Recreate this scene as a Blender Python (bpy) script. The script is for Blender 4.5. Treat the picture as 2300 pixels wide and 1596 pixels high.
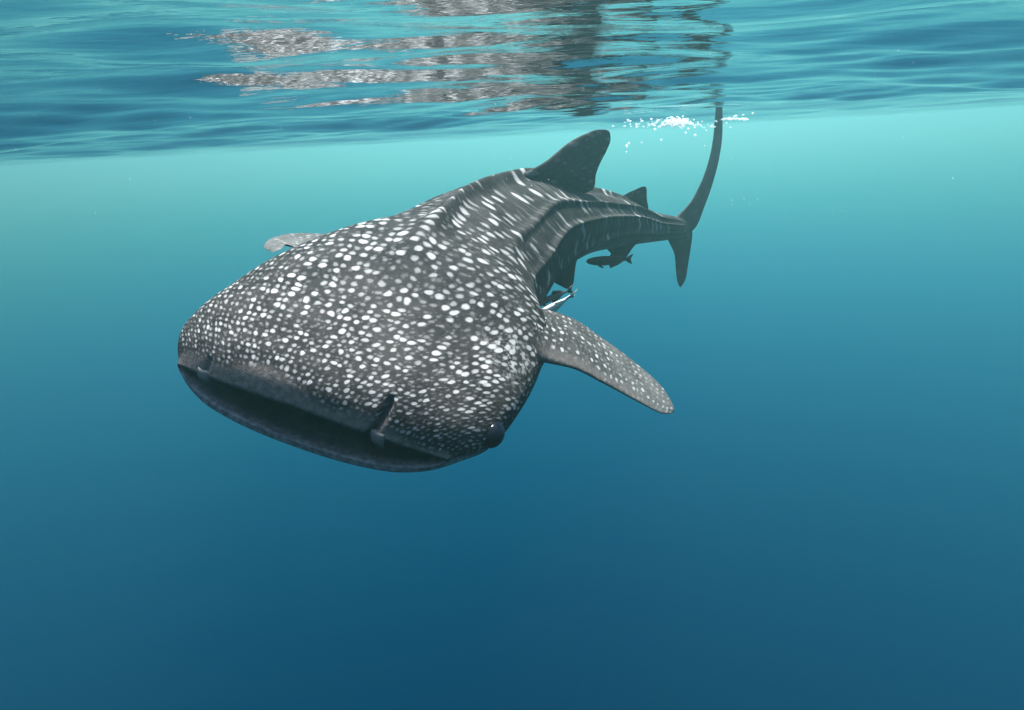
import bpy, bmesh, math, random
import numpy as np
from mathutils import Vector, Matrix

for _o in list(bpy.data.objects):
    bpy.data.objects.remove(_o)
scene = bpy.context.scene
COL = scene.collection
R = math.radians

# ------------------------------------------------------------------ camera
CAM_DEPTH = 0.12                 # metres below the mean water level (z = 0)
PITCH, ROLL = R(19.2), R(3.3)
FPX = 1400.0                     # focal length in pixels of a 2300 px wide picture
FWD = np.array([0, math.cos(PITCH), -math.sin(PITCH)])
UP0 = np.array([0, math.sin(PITCH), math.cos(PITCH)])
RT0 = np.array([1.0, 0, 0])
REF = R(20.0)                    # pitch of the frame the animal was measured in
FREF = np.array([0, math.cos(REF), -math.sin(REF)])
UREF = np.array([0, math.sin(REF), math.cos(REF)])
RT = math.cos(ROLL) * RT0 - math.sin(ROLL) * UP0
UP = math.sin(ROLL) * RT0 + math.cos(ROLL) * UP0
CAMP = np.array([0, 0, -CAM_DEPTH])
cam_data = bpy.data.cameras.new('camera')
cam_data.sensor_width = 36.0
cam_data.lens = 36.0 * FPX / 2300.0
cam_data.clip_start = 0.02
cam_data.clip_end = 1000.0
cam = bpy.data.objects.new('camera', cam_data)
COL.objects.link(cam)
cam.matrix_world = Matrix(((RT[0], UP[0], -FWD[0], CAMP[0]),
                           (RT[1], UP[1], -FWD[1], CAMP[1]),
                           (RT[2], UP[2], -FWD[2], CAMP[2]),
                           (0, 0, 0, 1)))
scene.camera = cam

# ------------------------------------------------------------------ sky, sun, exposure
SUN_EL, SUN_AZ = R(63.0), R(16.0)          # azimuth clockwise from +Y (the view direction)
world = bpy.data.worlds.new('World')
scene.world = world
world.use_nodes = True
wn = world.node_tree
sky = wn.nodes.new('ShaderNodeTexSky')
sky.sky_type = 'NISHITA'
sky.sun_disc = False
sky.sun_elevation = SUN_EL
sky.sun_rotation = SUN_AZ
bg = wn.nodes['Background']
bg.inputs['Strength'].default_value = 0.15
wn.links.new(sky.outputs[0], bg.inputs['Color'])
sun_data = bpy.data.lights.new('sun', 'SUN')
sun_data.energy = 4.6
sun_data.angle = R(14)      # the rippled surface spreads the sun
sun_data.color = (1.0, 0.985, 0.95)
sun = bpy.data.objects.new('sun', sun_data)
COL.objects.link(sun)
_sd = Vector((math.sin(SUN_AZ) * math.cos(SUN_EL), math.cos(SUN_AZ) * math.cos(SUN_EL), math.sin(SUN_EL)))
sun.rotation_euler = _sd.to_track_quat('Z', 'Y').to_euler()
sun.location = (0, 0, 20)
scene.view_settings.view_transform = 'Standard'
scene.view_settings.look = 'None'
scene.view_settings.exposure = 2.12
scene.view_settings.gamma = 1.0
cy = scene.cycles
cy.max_bounces = 8
cy.diffuse_bounces = 2
cy.glossy_bounces = 4
cy.transmission_bounces = 4
cy.volume_bounces = 0
cy.transparent_max_bounces = 12
cy.use_denoising = True
try:
    cy.denoiser = 'OPENIMAGEDENOISE'
    cy.denoising_input_passes = 'RGB_ALBEDO_NORMAL'
    cy.denoising_prefilter = 'ACCURATE'
except Exception:
    pass
cy.sample_clamp_indirect = 6.0

# ------------------------------------------------------------------ helpers
def W(p):
    """point measured in the reference frame -> world"""
    p = np.asarray(p, float)
    a = p @ RT0; b = p @ UREF; c = p @ FREF
    return CAMP + np.multiply.outer(a, RT) + np.multiply.outer(b, UP) + np.multiply.outer(c, FWD)

def at(u, v, y):
    """pixel (2300 px wide picture) and distance along the ground -> unrolled camera space"""
    d = (u - 1150) / FPX * RT0 - (v - 798) / FPX * UREF + FREF
    return d * (y / d[1])

def nrm(v):
    v = np.asarray(v, float)
    return v / (np.linalg.norm(v, axis=-1, keepdims=True) + 1e-12)

def spline(keys, vals, t):
    """monotone cubic Hermite (PCHIP-like) interpolation, vals (n,) or (n,k)"""
    k = np.asarray(keys, float); v = np.asarray(vals, float)
    flat = v.ndim == 1
    if flat: v = v[:, None]
    h = np.diff(k)[:, None]; d = np.diff(v, axis=0) / h
    m = np.zeros_like(v)
    m[1:-1] = (d[:-1] * h[1:] + d[1:] * h[:-1]) / (h[1:] + h[:-1])
    m[0] = d[0]; m[-1] = d[-1]
    t = np.clip(np.asarray(t, float), k[0], k[-1])
    i = np.clip(np.searchsorted(k, t, side='right') - 1, 0, len(k) - 2)
    hh = h[i]; x = ((t - k[i])[:, None]) / hh
    r = ((1 + 2 * x) * (1 - x) ** 2) * v[i] + x * (1 - x) ** 2 * hh * m[i] + x * x * (3 - 2 * x) * v[i + 1] + x * x * (x - 1) * hh * m[i + 1]
    return r[:, 0] if flat else r

def tag(o, label=None, cat=None, group=None, kind=None):
    if label: o['label'] = label
    if cat: o['category'] = cat
    if group: o['group'] = group
    if kind: o['kind'] = kind
    return o

def mesh_obj(name, verts, faces, mat=None, parent=None, smooth=True, attrs=None):
    me = bpy.data.meshes.new(name)
    me.from_pydata([tuple(v) for v in verts], [], [tuple(f) for f in faces])
    if smooth:
        me.polygons.foreach_set('use_smooth', [True] * len(me.polygons))
    for an, (typ, arr) in (attrs or {}).items():
        a = me.attributes.new(an, typ, 'POINT')
        a.data.foreach_set({'FLOAT_VECTOR': 'vector', 'FLOAT': 'value'}.get(typ, 'color'), np.asarray(arr, np.float32).ravel())
    me.update()
    o = bpy.data.objects.new(name, me)
    COL.objects.link(o)
    if mat: me.materials.append(mat)
    if parent: o.parent = parent
    return o

def new_mat(name):
    m = bpy.data.materials.new(name)
    m.use_nodes = True
    return m, m.node_tree.nodes, m.node_tree.links

class NT:
    """small wrapper for building node graphs"""
    def __init__(self, mat):
        self.n = mat.node_tree.nodes; self.l = mat.node_tree.links
    def add(self, typ, **kw):
        n = self.n.new(typ)
        for k, v in kw.items(): setattr(n, k, v)
        return n
    def set(self, sock, v):
        if hasattr(v, 'links') or hasattr(v, 'is_linked'): self.l.new(v, sock)
        else: sock.default_value = v
    def math(self, op, a, b=0.0, c=0.0, clamp=False):
        n = self.add('ShaderNodeMath', operation=op, use_clamp=clamp)
        for s, v in zip(n.inputs, (a, b, c)): self.set(s, v)
        return n.outputs[0]
    def ramp(self, v, lo, hi, a=0.0, b=1.0):
        n = self.add('ShaderNodeMapRange', interpolation_type='SMOOTHSTEP')
        for s, x in zip(list(n.inputs)[:5], (v, lo, hi, a, b)): self.set(s, x)
        return n.outputs[0]
    def mix(self, f, a, b, mode='MIX'):
        n = self.add('ShaderNodeMix', data_type='RGBA', blend_type=mode)
        self.set(n.inputs[0], f)
        for s, v in ((n.inputs[6], a), (n.inputs[7], b)):
            self.set(s, (*v, 1.0) if isinstance(v, tuple) and len(v) == 3 else v)
        return n.outputs[2]
    def noise(self, vec, scale, detail=3.0, rough=0.55, dims='3D'):
        n = self.add('ShaderNodeTexNoise', noise_dimensions=dims)
        self.set(n.inputs['Vector'], vec); n.inputs['Scale'].default_value = scale
        n.inputs['Detail'].default_value = detail; n.inputs['Roughness'].default_value = rough
        return n
    def vmath(self, op, a, b=(0, 0, 0)):
        n = self.add('ShaderNodeVectorMath', operation=op)
        self.set(n.inputs[0], a); self.set(n.inputs[1], b)
        return n.outputs[0]

# ------------------------------------------------------------------ materials
def make_skin():
    m, n, l = new_mat('shark_skin')
    t = NT(m)
    bs = n['Principled BSDF']
    sp = t.add('ShaderNodeAttribute', attribute_name='spot').outputs['Vector']
    mk = t.add('ShaderNodeAttribute', attribute_name='mask')
    sep = t.add('ShaderNodeSeparateColor'); l.new(mk.outputs['Color'], sep.inputs[0])
    lip, jaw, belly = sep.outputs[0], sep.outputs[1], sep.outputs[2]
    amount = mk.outputs['Alpha']
    obj = t.add('ShaderNodeTexCoord').outputs['Object']
    sxyz = t.add('ShaderNodeSeparateXYZ'); l.new(sp, sxyz.inputs[0])
    streaky = sxyz.outputs[2]
    flat = t.add('ShaderNodeCombineXYZ'); l.new(sxyz.outputs[0], flat.inputs[0]); l.new(sxyz.outputs[1], flat.inputs[1])
    w1 = t.noise(flat.outputs[0], 0.45, 2.0)
    w2 = t.noise(flat.outputs[0], 1.9, 2.0)
    warp = t.vmath('ADD', t.vmath('MULTIPLY', t.vmath('SUBTRACT', w1.outputs['Color'], (.5, .5, .5)), (1.1, 1.1, 0)),
                   t.vmath('MULTIPLY', t.vmath('SUBTRACT', w2.outputs['Color'], (.5, .5, .5)), (.08, .08, 0)))
    uv = t.vmath('ADD', flat.outputs[0], warp)
    def spots(coord, scale, rmin, rmax, soft, rnd=.72):
        v = t.add('ShaderNodeTexVoronoi', voronoi_dimensions='2D', feature='F1')
        t.set(v.inputs['Vector'], coord); v.inputs['Scale'].default_value = scale
        v.inputs['Randomness'].default_value = rnd
        c = t.add('ShaderNodeSeparateColor'); l.new(v.outputs['Color'], c.inputs[0])
        rr = t.math('POWER', c.outputs[0], 1.6)
        rad = t.math('MULTIPLY_ADD', rr, rmax - rmin, rmin)
        rad = t.math('MULTIPLY', rad, t.math('MULTIPLY_ADD', streaky, -.34, 1.0))
        sf = t.math('MULTIPLY', t.math('MULTIPLY_ADD', streaky, -.5, 1.0), soft)
        lo = t.math('SUBTRACT', rad, sf)
        hi = t.math('ADD', rad, sf)
        msk = t.ramp(v.outputs['Distance'], lo, hi, 1.0, 0.0)
        return msk, c.outputs[0], c.outputs[1]
    m1, r1, g1 = spots(uv, 1.0, .20, .36, .125, .48)
    b1 = t.math('MULTIPLY', m1, t.math('MULTIPLY_ADD', t.math('POWER', r1, 1.2), .80, .16, clamp=True))
    m2, r2, g2 = spots(t.vmath('ADD', uv, (13.7, 5.1, 0)), 1.62, .06, .34, .14, .95)
    b2 = t.math('MULTIPLY', m2, t.math('MULTIPLY_ADD', g2, .24, .0))
    sv = t.math('MAXIMUM', b1, t.math('MULTIPLY', b2, t.math('SUBTRACT', 1.0, m1)))
    # fine vertical pale streaks on the flank
    st = t.noise(t.vmath('MULTIPLY', uv, (5.5, .38, 0)), 1.0, 3.0, .6)
    stm = t.math('MULTIPLY', t.ramp(st.outputs[0], .54, .64), t.math('MULTIPLY', streaky, .19))
    sv = t.math('MAXIMUM', sv, stm)
    sv = t.math('MULTIPLY', sv, amount)
    # skin base: mottled dark grey-brown
    n1 = t.noise(obj, 7.0, 4.0, .6)
    n2 = t.noise(obj, 60.0, 4.0, .65)
    base = t.mix(t.ramp(n1.outputs[0], .35, .68), (.0125, .0121, .0121), (.026, .0243, .0232))
    base = t.mix(t.math('MULTIPLY', t.ramp(n2.outputs[0], .45, .75), .45), base, (.050, .046, .043))
    pale = t.mix(t.ramp(n2.outputs[0], .3, .7), (.24, .236, .23), (.31, .306, .30))
    col = t.mix(sv, base, pale)
    col = t.mix(lip, col, t.mix(t.ramp(n2.outputs[0], .3, .7), (.085, .072, .065), (.160, .138, .126)))
    col = t.mix(t.math('MULTIPLY', belly, .85), col, t.mix(t.ramp(n1.outputs[0], .3, .7), (.12, .12, .115), (.20, .20, .19)))
    # scraped patch on the left cheek
    pa = t.add('ShaderNodeVectorMath', operation='DISTANCE')
    scr = W(SCRAPE)
    t.set(pa.inputs[0], obj); pa.inputs[1].default_value = tuple(scr)
    n3 = t.noise(obj, 34.0, 5.0, .72)
    sc = t.math('MULTIPLY', t.ramp(pa.outputs['Value'], .04, .16, 1, 0), t.ramp(n3.outputs[0], .51, .60))
    col = t.mix(t.math('MULTIPLY', sc, .7), col, (.30, .295, .285))
    col = t.mix(jaw, col, t.mix(t.ramp(n1.outputs[0], .35, .7), (.045, .040, .044), (.150, .134, .140)))
    low = t.add('ShaderNodeAttribute', attribute_name='jawlip').outputs['Fac']
    col = t.mix(low, col, t.mix(t.ramp(n2.outputs[0], .35, .7), (.13, .118, .125), (.30, .275, .285)))
    l.new(col, bs.inputs['Base Color'])
    bs.inputs['Roughness'].default_value = .60
    bs.inputs['IOR'].default_value = 1.07
    nb = t.noise(obj, 240.0, 3.0, .6)
    nb2 = t.noise(obj, 22.0, 5.0, .65)
    hgt = t.math('ADD', t.math('MULTIPLY', nb.outputs[0], .35), nb2.outputs[0])
    bp = t.add('ShaderNodeBump'); bp.inputs['Strength'].default_value = .35; bp.inputs['Distance'].default_value = .012
    l.new(hgt, bp.inputs['Height']); l.new(bp.outputs[0], bs.inputs['Normal'])
    return m

def plain(name, a, b, scale=20, rough=.5, spec=.4, bump=0.0):
    m, n, l = new_mat(name); t = NT(m); bs = n['Principled BSDF']
    obj = t.add('ShaderNodeTexCoord').outputs['Object']
    nz = t.noise(obj, scale, 4.0)
    l.new(t.mix(t.ramp(nz.outputs[0], .35, .65), a, b), bs.inputs['Base Color'])
    bs.inputs['Roughness'].default_value = rough
    bs.inputs['Specular IOR Level'].default_value = spec
    if bump:
        bp = t.add('ShaderNodeBump'); bp.inputs['Strength'].default_value = bump; bp.inputs['Distance'].default_value = .004
        l.new(nz.outputs[0], bp.inputs['Height']); l.new(bp.outputs[0], bs.inputs['Normal'])
    return m

def make_surface_mat():
    m, n, l = new_mat('water_surface'); t = NT(m)
    n.remove(n['Principled BSDF'])
    out = n['Material Output']
    obj = t.add('ShaderNodeTexCoord').outputs['Object']
    nz = t.noise(t.vmath('MULTIPLY', obj, (.6, 1.8, 1.0)), 9.0, 4.0, .5)
    bp = t.add('ShaderNodeBump'); bp.inputs['Strength'].default_value = .5; bp.inputs['Distance'].default_value = .006
    l.new(nz.outputs[0], bp.inputs['Height'])
    fr = t.add('ShaderNodeFresnel'); fr.inputs['IOR'].default_value = 1.333
    l.new(bp.outputs[0], fr.inputs['Normal'])
    tr = t.add('ShaderNodeBsdfTransparent')
    gl = t.add('ShaderNodeBsdfGlossy'); gl.inputs['Roughness'].default_value = .03
    gl.inputs['Color'].default_value = (1, 1, 1, 1)
    l.new(bp.outputs[0], gl.inputs['Normal'])
    mx = t.add('ShaderNodeMixShader')
    l.new(fr.outputs[0], mx.inputs[0]); l.new(tr.outputs[0], mx.inputs[1]); l.new(gl.outputs[0], mx.inputs[2])
    l.new(mx.outputs[0], out.inputs['Surface'])
    return m

def make_haze_mat(name, scatter, absorb, g):
    """even water: scatter and absorb are coefficients per metre"""
    m, n, l = new_mat(name); t = NT(m)
    n.remove(n['Principled BSDF'])
    out = n['Material Output']
    ds, da = max(scatter), max(absorb)
    sc = t.add('ShaderNodeVolumeScatter'); sc.inputs['Color'].default_value = (*[x / ds for x in scatter], 1)
    sc.inputs['Density'].default_value = ds; sc.inputs['Anisotropy'].default_value = g
    ab = t.add('ShaderNodeVolumeAbsorption'); ab.inputs['Color'].default_value = (*[1 - x / da for x in absorb], 1)
    ab.inputs['Density'].default_value = da
    ad = t.add('ShaderNodeAddShader')
    l.new(sc.outputs[0], ad.inputs[0]); l.new(ab.outputs[0], ad.inputs[1])
    l.new(ad.outputs[0], out.inputs['Volume'])
    return m

# ------------------------------------------------------------------ water surface
rng = np.random.default_rng(5)
def wave_field():
    comps = []
    def band(n, l0, l1, slope, spread, mean=90):
        for _ in range(n):
            lam = math.exp(rng.uniform(math.log(l0), math.log(l1)))
            ang = R(mean + rng.normal(0, spread))
            k = 2 * math.pi / lam
            comps.append((k * math.cos(ang), k * math.sin(ang), slope / k / math.sqrt(n) * 1.41, rng.uniform(0, 2 * math.pi)))
    band(5, 3.5, 8.0, .030, 25)
    band(10, .9, 2.2, .040, 20, 102)
    band(16, .32, .75, .075, 24, 99)
    band(22, .12, .28, .060, 26, 96)
    return comps
WAVES = wave_field()
SWELL = ((-2.4, 2.0, 1.0, .75, .10), (2.5, 1.8, 1.1, .75, .085))
def wave_z(x, y):
    z = np.zeros_like(x)
    r = np.hypot(x, y)
    for kx, ky, a, ph in WAVES:
        k = math.hypot(kx, ky)
        fade = np.clip(1.6 - r * k / 160.0, 0, 1)       # short waves die out where the mesh gets coarse
        z += a * fade * np.sin(kx * x + ky * y + ph)
    for cx, cy_, rx, ry, dep in SWELL:
        z -= dep * np.exp(-((x - cx) / rx) ** 2 - ((y - cy_) / ry) ** 2)
    return z

def build_surface():
    n = 640
    q = np.linspace(-1, 1, n)
    def sp(q): return 4.0 * q + 136.0 * np.sign(q) * np.abs(q) ** 6
    gx, gy = np.meshgrid(sp(q), sp(q) + 3.0 * (1 - np.abs(q) ** 2))
    gz = wave_z(gx, gy)
    v = np.stack([gx, gy, gz], -1).reshape(-1, 3)
    i = np.arange(n * n).reshape(n, n)
    f = np.stack([i[:-1, :-1], i[:-1, 1:], i[1:, 1:], i[1:, :-1]], -1).reshape(-1, 4)
    o = mesh_obj('water_surface', v, f, make_surface_mat())
    tag(o, 'rippled underside of the sea surface mirroring the water below', 'water', kind='structure')
    return o
build_surface()

def build_haze(z0, z1, mat, label):
    b = bmesh.new()
    bmesh.ops.create_cube(b, size=1.0)
    me = bpy.data.meshes.new('haze'); b.to_mesh(me); b.free()
    o = bpy.data.objects.new('haze', me); COL.objects.link(o)
    me.transform(Matrix.Translation((0, 20, (z0 + z1) / 2)) @ Matrix.Diagonal((320, 320, z1 - z0, 1)))
    me.materials.append(mat)
    tag(o, label, 'water', kind='stuff')
build_haze(-2.4, .5, make_haze_mat('surface_water', (.0130, .0310, .0320), (.029, .0012, .0008), .78), 'pale turquoise sea water just under the surface')
build_haze(-8.0, -2.404, make_haze_mat('middle_water', (.0020, .0315, .0320), (.042, .0008, .0006), .80), 'turquoise sea water of the sunlit middle layer')
build_haze(-110, -8.004, make_haze_mat('deep_water', (.000, .0088, .0300), (.052, .0280, .0100), .62), 'dark blue sea water of the deep')

# ------------------------------------------------------------------ whale shark
SCRAPE = at(1135, 812, 2.0)
SKIN = make_skin()
V_, F_, SP_, MK_, JL_ = [], [], [], [], []
def add_part(v, f, spot, mask):
    off = sum(len(x) for x in V_)
    V_.append(W(v)); F_.extend([tuple(off + i for i in q) for q in f]); SP_.append(spot); MK_.append(mask)

# stations: s, centre (unrolled camera space), half width, top, bottom, lateral direction
ST = [
    (0.00, (-0.592, 1.656, -0.777), (0.92, -0.211, -0.269)),
    (0.88, (-0.386, 2.506, -0.681), (0.92, -0.289, -0.240)),
    (1.45, (-0.239, 2.945, -0.632), (0.95, -0.228, -0.146)),
    (2.05, (0.033, 3.494, -0.549), (0.88, -0.469, -0.144)),
    (2.58, (0.339, 3.957, -0.568), (0.83, -0.547, -0.064)),
    (3.35, (0.794, 4.597, -0.650), (0.80, -0.600, -0.030)),
    (3.95, (1.145, 5.102, -0.756), (0.80, -0.600, 0.000)),
    (4.40, (1.435, 5.450, -0.818), (0.80, -0.600, 0.000)),
    (4.62, (1.584, 5.620, -0.851), (0.80, -0.600, 0.000)),
]
SHAPE = [  # s, half width, top, bottom, exponent above, exponent below
    (0.00, 0.428, 0.000, 0.062, 2.46, 2.30),
    (0.02, 0.440, 0.041, 0.080, 2.50, 2.30),
    (0.06, 0.474, 0.083, 0.098, 2.53, 2.35),
    (0.12, 0.515, 0.121, 0.122, 2.50, 2.40),
    (0.22, 0.543, 0.170, 0.194, 2.38, 2.40),
    (0.40, 0.569, 0.220, 0.258, 2.05, 2.40),
    (0.65, 0.580, 0.286, 0.313, 1.86, 2.35),
    (0.92, 0.547, 0.322, 0.343, 1.76, 2.30),
    (1.10, 0.477, 0.336, 0.354, 1.62, 2.20),
    (1.30, 0.420, 0.356, 0.359, 1.64, 2.10),
    (1.60, 0.395, 0.347, 0.354, 1.72, 2.05),
    (2.05, 0.316, 0.310, 0.328, 1.80, 2.00),
    (2.58, 0.245, 0.219, 0.222, 1.90, 2.00),
    (3.35, 0.150, 0.169, 0.171, 2.00, 2.00),
    (3.95, 0.095, 0.114, 0.117, 2.00, 2.00),
    (4.40, 0.060, 0.092, 0.085, 2.00, 2.00),
    (4.62, 0.012, 0.060, 0.060, 2.00, 2.00),
]
BULGE, ARCH = .085, .064
M = 320
PHI = np.linspace(0, 2 * math.pi, M, endpoint=False) - math.pi / 2      # starts at the belly
def sgnpow(a, p): return np.sign(a) * np.abs(a) ** p
def bumpf(x, c, w): return np.exp(-((x - c) / w) ** 2)

def density(s):
    return spline([0, .12, .35, .7, 1.1, 1.7, 2.6, 4.6], [58, 43, 29, 22, 16.5, 12, 10, 10], s)

def build_body():
    s = np.concatenate([np.linspace(0, .3, 70, endpoint=False), np.linspace(.3, 1.3, 170, endpoint=False), np.linspace(1.3, 4.62, 240)])
    ks = [a[0] for a in ST]
    c = spline(ks, [a[1] for a in ST], s)
    r0 = nrm(spline(ks, [a[2] for a in ST], s))
    tan = nrm(np.gradient(c, s, axis=0))
    tan[:70] = tan[70]
    rt = nrm(r0 - (r0 * tan).sum(1, keepdims=True) * tan)
    up = nrm(np.cross(rt, tan))
    sh = spline([a[0] for a in SHAPE], [a[1:] for a in SHAPE], s)
    w, tp, bt, ext, exb = [x[:, None] for x in sh.T]
    cs, sn = np.cos(PHI)[None], np.sin(PHI)[None]
    ex = np.where(sn > 0, ext, exb)
    X = sgnpow(cs, 2 / ex); Z = sgnpow(sn, 2 / ex)
    Zs = np.where(Z > 0, Z * tp, Z * bt)
    S = s[:, None]
    upper = np.clip(sn, 0, 1)
    # forward curve of the snout and arch of the upper lip
    fall = np.exp(-(S / .30) ** 2)
    bul = (BULGE * np.clip(1 - np.abs(X) ** 2.4, 0, 1)) * fall
    bul = np.where(sn < 0, bul * (1 - .25 * np.abs(Z)) + .036 * np.exp(-((S - .035) / .030) ** 2) * np.clip(np.abs(Z) * 1.6 - .3, 0, 1), bul)
    arch = ARCH * (1 - X ** 2) * np.exp(-(S / .22) ** 2) * (sn > -1e-6)
    # ridges: angle measured from the dorsal midline
    th = np.abs(PHI - math.pi / 2); th = np.minimum(th, 2 * math.pi - th)[None]
    def grow(a, b): return np.clip((S - a) / (b - a), 0, 1) ** 1.0 * np.clip((4.5 - S) / .8, 0, 1)
    rid = .046 * grow(.45, 1.0) * bumpf(th, 0, .125) * np.clip((4.4 - S) / 2.0, 0, 1)
    rid = rid + .020 * grow(1.0, 1.5) * bumpf(th, .80, .060) * np.clip(S / 2, .4, 1)
    rid = rid + .019 * grow(1.1, 1.7) * bumpf(th, 1.24, .060)
    rid = rid + .024 * grow(1.3, 2.2) * bumpf(th, 1.88, .07)
    # gill slits: shallow steps on the side of the head
    for g in (.80, .90, 1.0, 1.09, 1.17):
        side = np.exp(-((th - 1.45) / .36) ** 4)
        lean = g + .05 * (th - 1.45)
        d = S - lean
        rid = rid + side * (.014 * np.exp(-np.clip(-d, 0, 9) / .04) * (d < 0) - .013 * np.exp(-(d / .010) ** 2))
    # nostril notches in the upper lip
    notch = np.zeros_like(X)
    for xc, am, hh in ((-.72, .30, .030), (.50, 1.0, .070)):
        notch = notch + am * bumpf(X, xc + .02 * np.sin(S * 60), .020) * np.exp(-(S / hh) ** 4) * (sn > 0)
    w2 = w * X + rid * cs
    z2 = Zs + rid * sn + arch
    bul0 = bul
    bul = bul - .05 * notch
    z2 = z2 + .0 * notch
    # soft uneven swelling so that nothing is a perfect loft
    z2 = z2 + .006 * np.sin(S * 9 + 3 * X) * upper * np.clip(S / .5, 0, 1) * np.clip((4 - S) / 2, 0, 1)
    P3 = c[:, None] + rt[:, None] * w2[..., None] + up[:, None] * z2[..., None] - tan[:, None] * bul[..., None]
    # spot coordinates, measured on the body without its fine relief
    P0 = c[:, None] + rt[:, None] * (w * X)[..., None] + up[:, None] * (Zs + arch)[..., None] - tan[:, None] * bul0[..., None]
    rho = density(s)
    wm = np.clip((.32 - s[1:]) / .2, 0, 1)[:, None]
    mer = np.linalg.norm(np.diff(P0, axis=0), axis=2) * wm + np.diff(s)[:, None] * (1 - wm)
    U = np.concatenate([np.zeros((1, M)), np.cumsum(((rho[1:] + rho[:-1]) / 2)[:, None] * mer, axis=0)])
    top = M // 2
    seg = np.linalg.norm(np.diff(P0, axis=1, append=P0[:, :1]), axis=2)
    arc = np.concatenate([np.zeros((len(s), 1)), np.cumsum(seg, axis=1)[:, :-1]], axis=1)
    arc = arc - arc[:, top:top + 1]
    stretch = spline([0, .8, 1.6, 4.7], [1.0, .95, .55, .48], s)[:, None]
    dens_side = 1 + .5 * np.clip(np.abs(arc) - .3, 0, .5) * np.clip((1.3 - S) / .5, 0, 1)
    Vv = arc * rho[:, None] * stretch * dens_side
    spot = np.stack([U, Vv, np.repeat(np.clip((s - .95) / .6, 0, 1)[:, None], M, 1)], -1)
    lipw = np.where(sn > -.02, np.clip(1.2 - S / (.030 + .010 * np.cos(X * 9 + 2) + .012 * np.cos(X * 3.1 + 1.2)), 0, 1), 0)
    lipw = lipw * lipw * (3 - 2 * lipw)
    low = np.clip((-sn - .02) / .12, 0, 1)
    jaw = low * np.clip((.22 - S) / .08, 0, 1) * np.clip(.15 + S * 5, 0, 1)
    jl = low * np.clip((.13 - S) / .05, 0, 1)
    jaw = np.maximum(jaw, notch * .9)
    belly = np.clip((-sn - .45) / .35, 0, 1) * (1 - jaw)
    amt = np.clip(1 - belly * 1.2, 0, 1) * np.clip(1 - lipw * .9, 0, 1)
    mask = np.stack([lipw, jaw, belly, amt], -1)
    # mouth cavity rings, from the throat out to the lip
    inner = []
    for dep, kx, kt, kb, dz in ((.50, .45, .5, .45, .03), (.34, .66, .6, .62, .02), (.22, .80, .7, .78, .012), (.15, .875, .7, .85, .008),
                                (.11, .90, .6, .86, .004), (.085, .915, .5, .91, .003), (.06, .925, .4, .89, .002), (.035, .95, .4, .945, 0), (.012, .982, .6, .975, 0)):
        xx = w[0] * X[0] * kx
        zz = np.where(sn[0] > 0, Zs[0] * kt + arch[0] - .010 * np.clip(dep / .1, 0, 1), Zs[0] * kb) - dz * 0
        inner.append(c[0] + rt[0] * xx[:, None] + up[0] * zz[:, None] - tan[0] * (bul[0] * kx - dep)[:, None])
    inner = np.array(inner)
    ni = len(inner)
    P = np.concatenate([inner, P3])
    spot = np.concatenate([np.repeat(spot[:1], ni, 0), spot])
    ji = np.zeros((ni, M)); ji[-1] = np.where(sn[0] < 0, .5, 0)
    JL_.append(np.concatenate([ji, jl + 0 * X]).ravel())
    mi = np.zeros((ni, M, 4)); mi[..., 1] = 1
    for k_, (lp, jw) in enumerate(((0, 1), (0, 1), (.1, 1), (.75, .35), (.05, 1), (.6, .5), (0, 1), (.5, .5), (.7, .2))):
        mi[k_, :, 0] = np.where(sn[0] < 0, lp, 0); mi[k_, :, 1] = np.where(sn[0] < 0, jw, 1)
    edge = np.where(sn[0] > 0, 1.0, 0.0)
    mi[-1, :, 2] = edge; mi[-1, :, 1] *= 1 - .8 * edge; mi[-2, :, 2] = edge * .5; mi[-2, :, 1] *= 1 - .4 * edge  # thin highlight under the upper lip, painted as a pale rim on the inner rings
    mask = np.concatenate([mi, mask])
    nr = len(P)
    v = P.reshape(-1, 3)
    i = np.arange(nr * M).reshape(nr, M)
    j = np.roll(i, -1, 1)
    f = np.stack([i[:-1], j[:-1], j[1:], i[1:]], -1).reshape(-1, 4)
    f = [tuple(q) for q in f]
    f.append(tuple(i[0][::-1])); f.append(tuple(i[-1]))
    add_part(v, f, spot.reshape(-1, 3), mask.reshape(-1, 4))
    return P3, s, c, rt, up, tan

BODY, BS, BC, BR, BU, BT = build_body()

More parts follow.
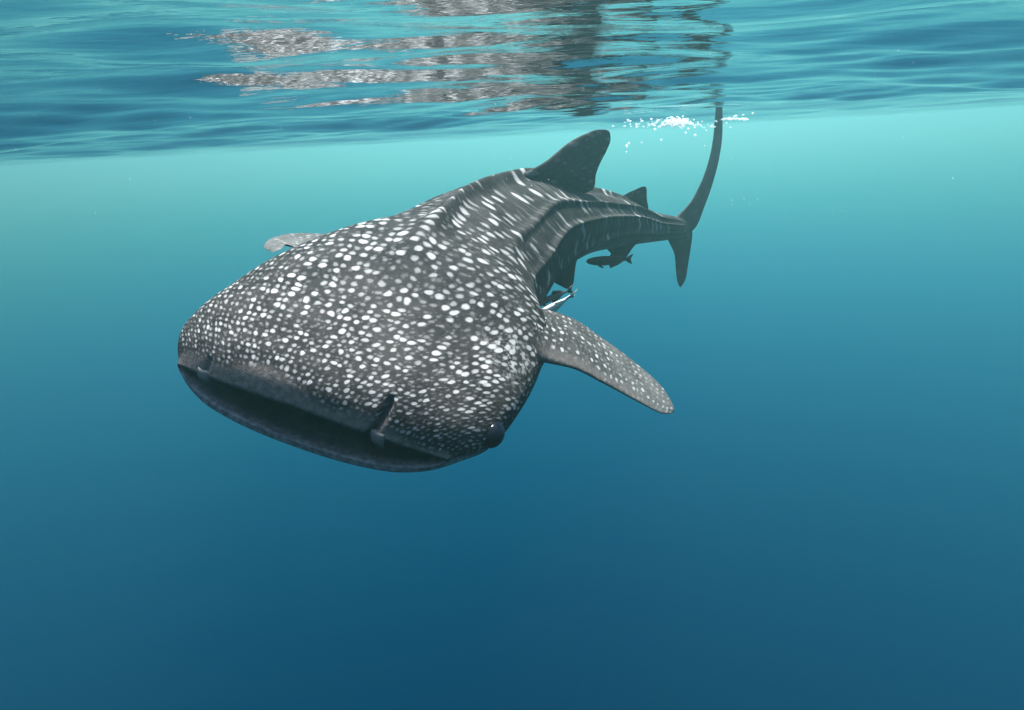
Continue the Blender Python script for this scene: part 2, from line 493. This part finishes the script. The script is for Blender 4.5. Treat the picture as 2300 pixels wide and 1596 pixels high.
def build_fin(le, te, thick, n=40, mch=18, rho=16, amt=1.0, taper=1.0, round_le=.5, streak=.4, belly=0.0, curl=None, under=.0, seed=0, tip=.12, pale=(0, 0)):
    """fin lofted between a leading and a trailing edge; thick = thickness at the root"""
    le, te = np.array(le, float), np.array(te, float)
    k1 = np.concatenate([[0], np.cumsum(np.linalg.norm(np.diff(le, axis=0), axis=1))]); k1 /= k1[-1]
    k2 = np.concatenate([[0], np.cumsum(np.linalg.norm(np.diff(te, axis=0), axis=1))]); k2 /= k2[-1]
    q = np.linspace(0, 1, n)
    L, T = spline(k1, le, q), spline(k2, te, q)
    mid = (L + T) / 2
    sq = np.sqrt(np.clip(1 - np.clip((q - 1 + tip) / tip, 0, .999) ** 2, 0, 1))[:, None]
    L, T = mid + (L - mid) * sq, mid + (T - mid) * sq
    span = nrm(np.gradient(mid, axis=0)); ch = T - L
    nor = nrm(np.cross(ch, span))
    for k in range(1, n):
        if nor[k] @ nor[k - 1] < 0: nor[k] = -nor[k]
    x = (1 - np.cos(np.linspace(0, math.pi, mch))) / 2
    prof = 2.6 * (np.sqrt(x + 1e-9) * .55 - .25 * x - .30 * x ** 2.0)
    prof = np.clip(prof, 0.012, None)
    th = thick * ((1 - q) ** .8 * (1 - .25) + .25) * np.sqrt(np.clip(1 - q ** 10, 0.0, 1))
    flare = 1 + 1.6 * np.exp(-q / .06)
    up_ = L[:, None] + ch[:, None] * x[None, :, None] + nor[:, None] * (prof[None] * (th * flare)[:, None] * .5)[..., None]
    dn_ = L[:, None] + ch[:, None] * x[None, :, None] - nor[:, None] * (prof[None] * (th * flare)[:, None] * .5)[..., None]
    ring = np.concatenate([up_, dn_[:, ::-1]], 1)
    m = ring.shape[1]
    i = np.arange(n * m).reshape(n, m); j = np.roll(i, -1, 1)
    f = [tuple(a) for a in np.stack([i[:-1], j[:-1], j[1:], i[1:]], -1).reshape(-1, 4)]
    f.append(tuple(i[-1]))
    slen = np.linalg.norm(np.diff((L + T) / 2, axis=0), axis=1).sum()
    clen = np.linalg.norm(ch, axis=1)
    su = np.repeat((q * slen * rho)[:, None], m, 1) + 17.3 * seed
    xx = np.concatenate([x, x[::-1]])
    sv = (xx[None] * clen[:, None]) * rho * .75 + np.concatenate([np.zeros(mch), np.full(mch, 40.0)])[None] + 9 * seed
    spot = np.stack([su, sv, np.full_like(su, streak)], -1)
    mk = np.zeros((n, m, 4)); mk[..., 3] = amt
    mk[:, mch:, 2] = belly; mk[:, mch:, 3] = amt * (1 - belly)
    mk[:, :, 0] = np.clip(1 - xx / .16, 0, 1)[None] * under
    mk[:, :, 3] *= 1 - mk[:, :, 0]
    mk[:, :, 2] = np.maximum(mk[:, :, 2], (pale[0] + (pale[1] - pale[0]) * q)[:, None])
    add_part(ring.reshape(-1, 3), f, spot.reshape(-1, 3), mk.reshape(-1, 4))

def barbel(xc):
    j = int(np.argmin(np.abs(BODY_X0 - xc) + np.where(np.sin(PHI) > 0, 0, 9)))
    p = BODY[0, j]; dn = -BU[0]; bk = BT[0]; r_ = BR[0]
    n, m = 10, 12
    q = np.linspace(0, 1, n); a = np.linspace(0, 2 * math.pi, m, endpoint=False)
    c = p + bk * .012 - dn * .012 + dn * (q * .050)[:, None] + r_ * (.018 * q ** 1.5)[:, None] - bk * (.012 * np.sin(q * 3))[:, None]
    rad = .017 * np.sqrt(np.clip(1 - q ** 2.2, .004, 1))
    P = c[:, None] + r_ * (rad[:, None] * np.cos(a) * 1.3)[..., None] + bk * (rad[:, None] * np.sin(a) * .5)[..., None]
    i = np.arange(n * m).reshape(n, m); k = np.roll(i, -1, 1)
    f = [tuple(x) for x in np.stack([i[:-1], k[:-1], k[1:], i[1:]], -1).reshape(-1, 4)] + [tuple(i[-1]), tuple(i[0][::-1])]
    mk = np.zeros((n * m, 4)); mk[:, 2] = .75
    add_part(P.reshape(-1, 3), f, np.zeros((n * m, 3)), mk)
def pts(*a): return [at(*p) for p in a]
BODY_X0 = ((BODY[0] - BC[0]) @ BR[0]) / SHAPE[0][1]
barbel(.55); barbel(-.74)
# first dorsal fin
build_fin(pts((1150, 402, 3.34), (1196, 381, 3.43), (1226, 363, 3.52), (1250, 343, 3.62), (1282, 318, 3.76), (1315, 301, 3.9), (1342, 291, 4.0), (1360, 288, 4.06)),
          pts((1300, 440, 3.92), (1336, 416, 4.06), (1338, 395, 4.07), (1348, 367, 4.09), (1362, 340, 4.11), (1372, 315, 4.12), (1375, 298, 4.12)), .11, rho=13, amt=.35, streak=.5, seed=1, pale=(0, .10))
# second dorsal fin
build_fin(pts((1385, 452, 4.55), (1405, 437, 4.62), (1428, 426, 4.72), (1446, 418, 4.8)),
          pts((1428, 472, 4.84), (1456, 469, 4.94), (1453, 448, 4.93), (1453, 421, 4.86)), .05, rho=10, amt=.2, seed=2)
# tail fin: upper lobe, lower lobe
build_fin(pts((1496, 500, 5.35), (1522, 484, 5.48), (1548, 458, 5.58), (1574, 412, 5.70), (1592, 362, 5.80), (1602, 312, 5.88), (1606, 266, 5.93), (1609, 232, 5.96), (1613, 205, 5.98)),
          pts((1545, 528, 5.60), (1562, 512, 5.66), (1581, 468, 5.76), (1599, 418, 5.86), (1614, 362, 5.95), (1622, 310, 6.0), (1623, 268, 6.02), (1622, 234, 6.02), (1619, 205, 6.0)), .075, rho=9, amt=.25, streak=.8, seed=3, tip=.06, pale=(.1, .75))
build_fin(pts((1492, 520, 5.40), (1503, 545, 5.46), (1515, 572, 5.54), (1518, 604, 5.60), (1521, 632, 5.64), (1524, 646, 5.66)),
          pts((1552, 505, 5.62), (1555, 525, 5.68), (1551, 560, 5.74), (1546, 592, 5.78), (1540, 626, 5.78), (1532, 646, 5.72)), .06, rho=9, amt=.15, seed=4, pale=(.1, .3))
# left pectoral (towards the right of the picture)
build_fin(pts((1180, 800, 2.12), (1232, 814, 2.16), (1290, 828, 2.20), (1350, 858, 2.26), (1420, 896, 2.36), (1475, 925, 2.46), (1508, 939, 2.54)),
          pts((1190, 690, 2.52), (1236, 698, 2.60), (1290, 718, 2.68), (1350, 758, 2.74), (1415, 806, 2.78), (1480, 862, 2.76), (1520, 912, 2.66)), .10, n=60, mch=26, rho=26, amt=.9, under=.5, streak=.7, belly=0, seed=5, pale=(0, .35))
# right pectoral with its tip curled under
build_fin(pts((760, 585, 2.62), (700, 572, 2.72), (662, 557, 2.80), (640, 551, 2.84), (634, 558, 2.80), (622, 567, 2.74)),
          pts((800, 520, 2.95), (725, 526, 3.02), (680, 524, 3.06), (640, 527, 3.06), (605, 538, 3.00), (593, 552, 2.92), (603, 567, 2.82)), .06, n=60, rho=26, amt=.6, seed=6, pale=(.3, .5))
# pelvic and anal fins
build_fin(pts((1235, 580, 3.55), (1240, 610, 3.52), (1243, 632, 3.50), (1262, 644, 3.50), (1276, 652, 3.52)),
          pts((1305, 560, 3.85), (1294, 592, 3.80), (1291, 612, 3.76), (1289, 630, 3.72), (1286, 645, 3.66)), .05, rho=12, amt=.1, belly=0, seed=7)
build_fin(pts((1345, 545, 4.3), (1365, 562, 4.36), (1382, 580, 4.42), (1394, 588, 4.46)),
          pts((1440, 540, 4.62), (1425, 553, 4.62), (1410, 574, 4.60), (1402, 588, 4.55)), .04, rho=12, amt=.1, seed=8)

shark = mesh_obj('whale_shark', np.concatenate(V_), F_, SKIN,
                 attrs={'spot': ('FLOAT_VECTOR', np.concatenate(SP_)), 'mask': ('FLOAT_COLOR', np.concatenate(MK_)),
                        'jawlip': ('FLOAT', np.concatenate(JL_ + [np.zeros(sum(len(v) for v in V_) - len(JL_[0]))]))})
tag(shark, 'huge dark grey whale shark covered in white spots swimming with its mouth open', 'shark')

# ------------------------------------------------------------------ eyes
EYE_M = plain('eye_black', (.003, .004, .008), (.005, .006, .012), 60, .06, .5)
EYE_M.node_tree.nodes['Principled BSDF'].inputs['IOR'].default_value = 1.16
def ring_point(s, phi_deg):
    k = int(np.argmin(np.abs(BS - s))); a = R(phi_deg)
    j = int(round((a + math.pi / 2) / (2 * math.pi) * M)) % M
    return BODY[k, j], BR[k], BU[k], BT[k], BC[k]
for ang in (3, 203):
    p, r_, u_, t_, c_ = ring_point(.165, ang)
    nv = nrm(p - c_)
    b = bmesh.new(); bmesh.ops.create_uvsphere(b, u_segments=32, v_segments=20, radius=1.0)
    ctr = p - nv * .014
    for v in b.verts:
        q = np.array(v.co)
        v.co = tuple(W(ctr + t_ * q[0] * .054 + u_ * q[1] * .040 + np.cross(t_, u_) * q[2] * .040))
    me = bpy.data.meshes.new('eye'); b.to_mesh(me); b.free()
    for p_ in me.polygons: p_.use_smooth = True
    me.materials.append(EYE_M)
    e = bpy.data.objects.new('eye', me); COL.objects.link(e); e.parent = shark
    e['label'] = 'glossy black eye at the edge of the head'

# ------------------------------------------------------------------ remoras
def make_remora_mat(name, back, side, stripe):
    m, n, l = new_mat(name); t = NT(m); bs = n['Principled BSDF']
    at_ = t.add('ShaderNodeAttribute', attribute_name='mask')
    sp = t.add('ShaderNodeSeparateColor'); l.new(at_.outputs['Color'], sp.inputs[0])
    obj = t.add('ShaderNodeTexCoord').outputs['Object']
    nz = t.noise(obj, 55, 4)
    c = t.mix(sp.outputs[0], side, back)
    c = t.mix(sp.outputs[1], c, stripe)
    c = t.mix(t.math('MULTIPLY', nz.outputs[0], .35), c, back)
    l.new(c, bs.inputs['Base Color']); bs.inputs['Roughness'].default_value = .5
    bs.inputs['Specular IOR Level'].default_value = .15
    return m

def build_remora(nose, tail, upv, mat, label, bend=.04, deep=1.0):
    nose, tail = np.array(nose), np.array(tail)
    ax = tail - nose; Ln = np.linalg.norm(ax); ax = ax / Ln
    up = nrm(np.asarray(upv, float) - (np.asarray(upv, float) @ ax) * ax); rt = np.cross(ax, up)
    n, m = 40, 28
    s_ = np.linspace(0, .86, n)
    hh = spline([0, .03, .10, .25, .42, .60, .75, .86], [.006, .032, .055, .075, .078, .058, .034, .024], s_) * Ln * deep
    ww = spline([0, .03, .10, .25, .42, .60, .75, .86], [.008, .040, .062, .066, .060, .040, .020, .010], s_) * Ln
    off = bend * Ln * np.sin(s_ * math.pi * 1.1)
    ctr = nose + ax * (s_ * Ln)[:, None] + rt * off[:, None]
    a = np.linspace(0, 2 * math.pi, m, endpoint=False)
    P = ctr[:, None] + rt * (ww[:, None] * np.cos(a)[None])[..., None] + up * (hh[:, None] * np.sin(a)[None])[..., None]
    V = P.reshape(-1, 3)
    mk = np.zeros((n, m, 4)); mk[..., 3] = 1
    mk[..., 0] = np.clip(np.sin(a) * 2 - .2, 0, 1)[None]
    mk[..., 1] = (np.exp(-(np.sin(a) / .22) ** 2))[None] * np.clip(1 - (s_ / .8) ** 4, 0, 1)[:, None]
    MK = [mk.reshape(-1, 4)]; VV = [V]; FF = []
    i = np.arange(n * m).reshape(n, m); j = np.roll(i, -1, 1)
    FF += [tuple(q) for q in np.stack([i[:-1], j[:-1], j[1:], i[1:]], -1).reshape(-1, 4)]
    FF += [tuple(i[0][::-1]), tuple(i[-1])]
    cnt = n * m
    def at_s(x): return nose + ax * (x * Ln) + rt * (bend * Ln * math.sin(x * math.pi * 1.1))
    def plate(outline, thick):
        nonlocal cnt
        o = np.array(outline); nv = nrm(np.cross(o[1] - o[0], o[2] - o[0]))
        c = o.mean(0); k = len(o)
        V2 = np.concatenate([o, [c + nv * thick], [c - nv * thick]])
        VV.append(V2); z = np.zeros((k + 2, 4)); z[:, 0] = .8; z[:, 3] = 1; MK.append(z)
        for q in range(k):
            FF.append((cnt + q, cnt + (q + 1) % k, cnt + k)); FF.append((cnt + (q + 1) % k, cnt + q, cnt + k + 1))
        cnt += k + 2
    U, X_, RT_ = up * Ln, ax * Ln, rt * Ln
    b = at_s(.84)
    plate([b + U * .02, b + X_ * .05 + U * .055, b + X_ * .15 + U * .095, b + X_ * .16 + U * .085, b + X_ * .115, b + X_ * .15 - U * .085, b + X_ * .14 - U * .095, b + X_ * .05 - U * .055, b - U * .02], .005 * Ln)
    for sg in (1, -1):
        q = at_s(.46)
        plate([q + U * .06 * sg, q + X_ * .05 + U * .145 * sg, q + X_ * .10 + U * .125 * sg, q + X_ * .22 + U * .085 * sg, q + X_ * .33 + U * .025 * sg], .005 * Ln)
        q = at_s(.20) + RT_ * .058 * sg - U * .01
        plate([q, q + X_ * .06 + RT_ * .05 * sg - U * .02, q + X_ * .15 + RT_ * .07 * sg - U * .06, q + X_ * .14 + RT_ * .04 * sg - U * .05, q + X_ * .06 - U * .03], .004 * Ln)
        q = at_s(.22) + RT_ * .02 * sg - U * .06
        plate([q, q + X_ * .10 + RT_ * .02 * sg - U * .07, q + X_ * .13 + RT_ * .012 * sg - U * .055, q + X_ * .07 - U * .005], .004 * Ln)
    o = mesh_obj('remora', W(np.concatenate(VV)), FF, mat, attrs={'mask': ('FLOAT_COLOR', np.concatenate(MK))})
    tag(o, label, 'fish')
    for sg in (1, -1):
        e = at_s(.085) + RT_ * .056 * sg + U * .006
        bm = bmesh.new(); bmesh.ops.create_icosphere(bm, subdivisions=2, radius=.013 * Ln)
        bmesh.ops.translate(bm, verts=bm.verts, vec=tuple(W(e)))
        me = bpy.data.meshes.new('eye'); bm.to_mesh(me); bm.free(); me.materials.append(EYE_M)
        for p_ in me.polygons: p_.use_smooth = True
        eo = bpy.data.objects.new('eye', me); COL.objects.link(eo); eo.parent = o
    return o
DARK_R = make_remora_mat('remora_dark', (.020, .022, .024), (.050, .054, .055), (.012, .013, .014))
PALE_R = make_remora_mat('remora_pale', (.52, .55, .48), (.60, .62, .56), (.30, .32, .28))
GREY_R = make_remora_mat('remora_grey', (.05, .055, .05), (.17, .18, .16), (.035, .038, .035))
build_remora(at(1317, 588, 4.22), at(1421, 582, 4.40), (0, 0, 1), DARK_R, 'dark remora swimming below the anal fin of the whale shark', .02, 1.05)
build_remora(at(1178, 728, 2.74), at(1294, 657, 2.94), (.45, -.5, 1), PALE_R, 'pale remora with silvery belly above the pectoral fin', .03, 1.75)
build_remora(at(1196, 690, 3.00), at(1288, 649, 3.14), (.3, 0, 1), GREY_R, 'slim grey remora between the pale remora and the pelvic fin', -.02, .8)

# ------------------------------------------------------------------ bubbles, foam with sun glint blobs, drifting specks
def make_bubble_mat():
    m, n, l = new_mat('air_bubble'); t = NT(m); n.remove(n['Principled BSDF']); out = n['Material Output']
    obj = t.add('ShaderNodeTexCoord').outputs['Object']
    nz = t.noise(obj, 40, 2)
    d = t.add('ShaderNodeBsdfDiffuse'); l.new(t.mix(nz.outputs[0], (.80, .84, .85), (.92, .93, .93)), d.inputs[0])
    tl = t.add('ShaderNodeBsdfTranslucent'); tl.inputs[0].default_value = (.88, .92, .93, 1)
    mx = t.add('ShaderNodeMixShader'); mx.inputs[0].default_value = .55
    l.new(d.outputs[0], mx.inputs[1]); l.new(tl.outputs[0], mx.inputs[2]); l.new(mx.outputs[0], out.inputs['Surface'])
    return m
BUBBLE = make_bubble_mat()
bub_me = bpy.data.meshes.new('air_bubble')
_b = bmesh.new(); bmesh.ops.create_icosphere(_b, subdivisions=2, radius=1.0); _b.to_mesh(bub_me); _b.free()
for p_ in bub_me.polygons: p_.use_smooth = True
bub_me.materials.append(BUBBLE)
rb = random.Random(5)
BUB = [(1411, 322), (1409, 328), (1410, 331), (1409, 343), (1412, 272), (1417, 278), (1428, 281), (1431, 284), (1437, 280), (1440, 268), (1446, 284), (1462, 270),
       (1475, 276), (1486, 285), (1470, 289), (1494, 279), (1553, 280), (1560, 286), (1568, 279), (1575, 283), (1581, 288), (1590, 281), (1586, 292), (1598, 284),
       (1545, 291), (1630, 277), (1638, 265), (1647, 262), (1654, 260), (1668, 258), (1690, 256), (1486, 313), (1540, 300), (1440, 320), (1560, 305)]
for k, (u_, v_) in enumerate(BUB):
    o = bpy.data.objects.new('air_bubble', bub_me); COL.objects.link(o)
    dd = rb.uniform(4.6, 5.4)
    o.location = tuple(W(at(u_ + rb.uniform(-2, 2), v_ + rb.uniform(-2, 2), dd)))
    r_ = rb.uniform(.0045, .0095)
    o.scale = (r_ * 1.15, r_, r_ * rb.uniform(.7, 1.0))
    tag(o, 'small white air bubble rising beside the tail near the surface', 'bubble', 'air bubbles near the tail')

def blobs(name, centres, radii, mat, sub=1):
    b0 = bmesh.new(); bmesh.ops.create_icosphere(b0, subdivisions=sub, radius=1.0)
    vs = np.array([v.co[:] for v in b0.verts]); fs = np.array([[v.index for v in f.verts] for f in b0.faces]); b0.free()
    c, r_ = np.array(centres), np.array(radii)
    V = (c[:, None] + vs[None] * r_[:, None]).reshape(-1, 3)
    F = (fs[None] + (np.arange(len(c)) * len(vs))[:, None, None]).reshape(-1, 3)
    return mesh_obj(name, V, F, mat)
rn = np.random.default_rng(4)
cs_, rs_ = [], []
for k in range(420):                                   # froth, with white blobs added to stand in for the sun glint
    if k < 260:
        u_, v_ = 1520 + rn.normal(0, 15), 276 + rn.normal(0, 4.5)  # dense cluster shaped as the sun glint
    elif k < 340:
        u_, v_ = rn.uniform(1622, 1680), 268 + rn.normal(0, 1.0)
    else:
        u_, v_ = 1500 + rn.normal(0, 55), 279 + rn.normal(0, 6)
    w_ = W(at(u_, v_, 5.0 + rn.normal(0, .12)))
    q_ = rn.uniform(.003, .009)
    cs_.append(w_); rs_.append((q_ * rn.uniform(1, 2.2), q_ * 1.2, q_ * rn.uniform(.5, .9)))
tag(blobs('foam_and_glint', cs_, rs_, BUBBLE), 'white froth and blobs added for the sun glint at the surface beside the tail', 'foam', kind='stuff')
cs_, rs_ = [], []
for k in range(260):
    dd = rn.uniform(.7, 5.0)
    w_ = W(at(rn.uniform(-50, 2350), rn.uniform(100, 480), dd))
    if w_[2] > -.03: continue
    q_ = rn.uniform(.0003, .0008) * (.5 + dd * .5)
    cs_.append(w_); rs_.append((q_, q_, q_))
tag(blobs('plankton_specks', cs_, rs_, BUBBLE), 'fine pale specks drifting in the water', 'specks', kind='stuff')
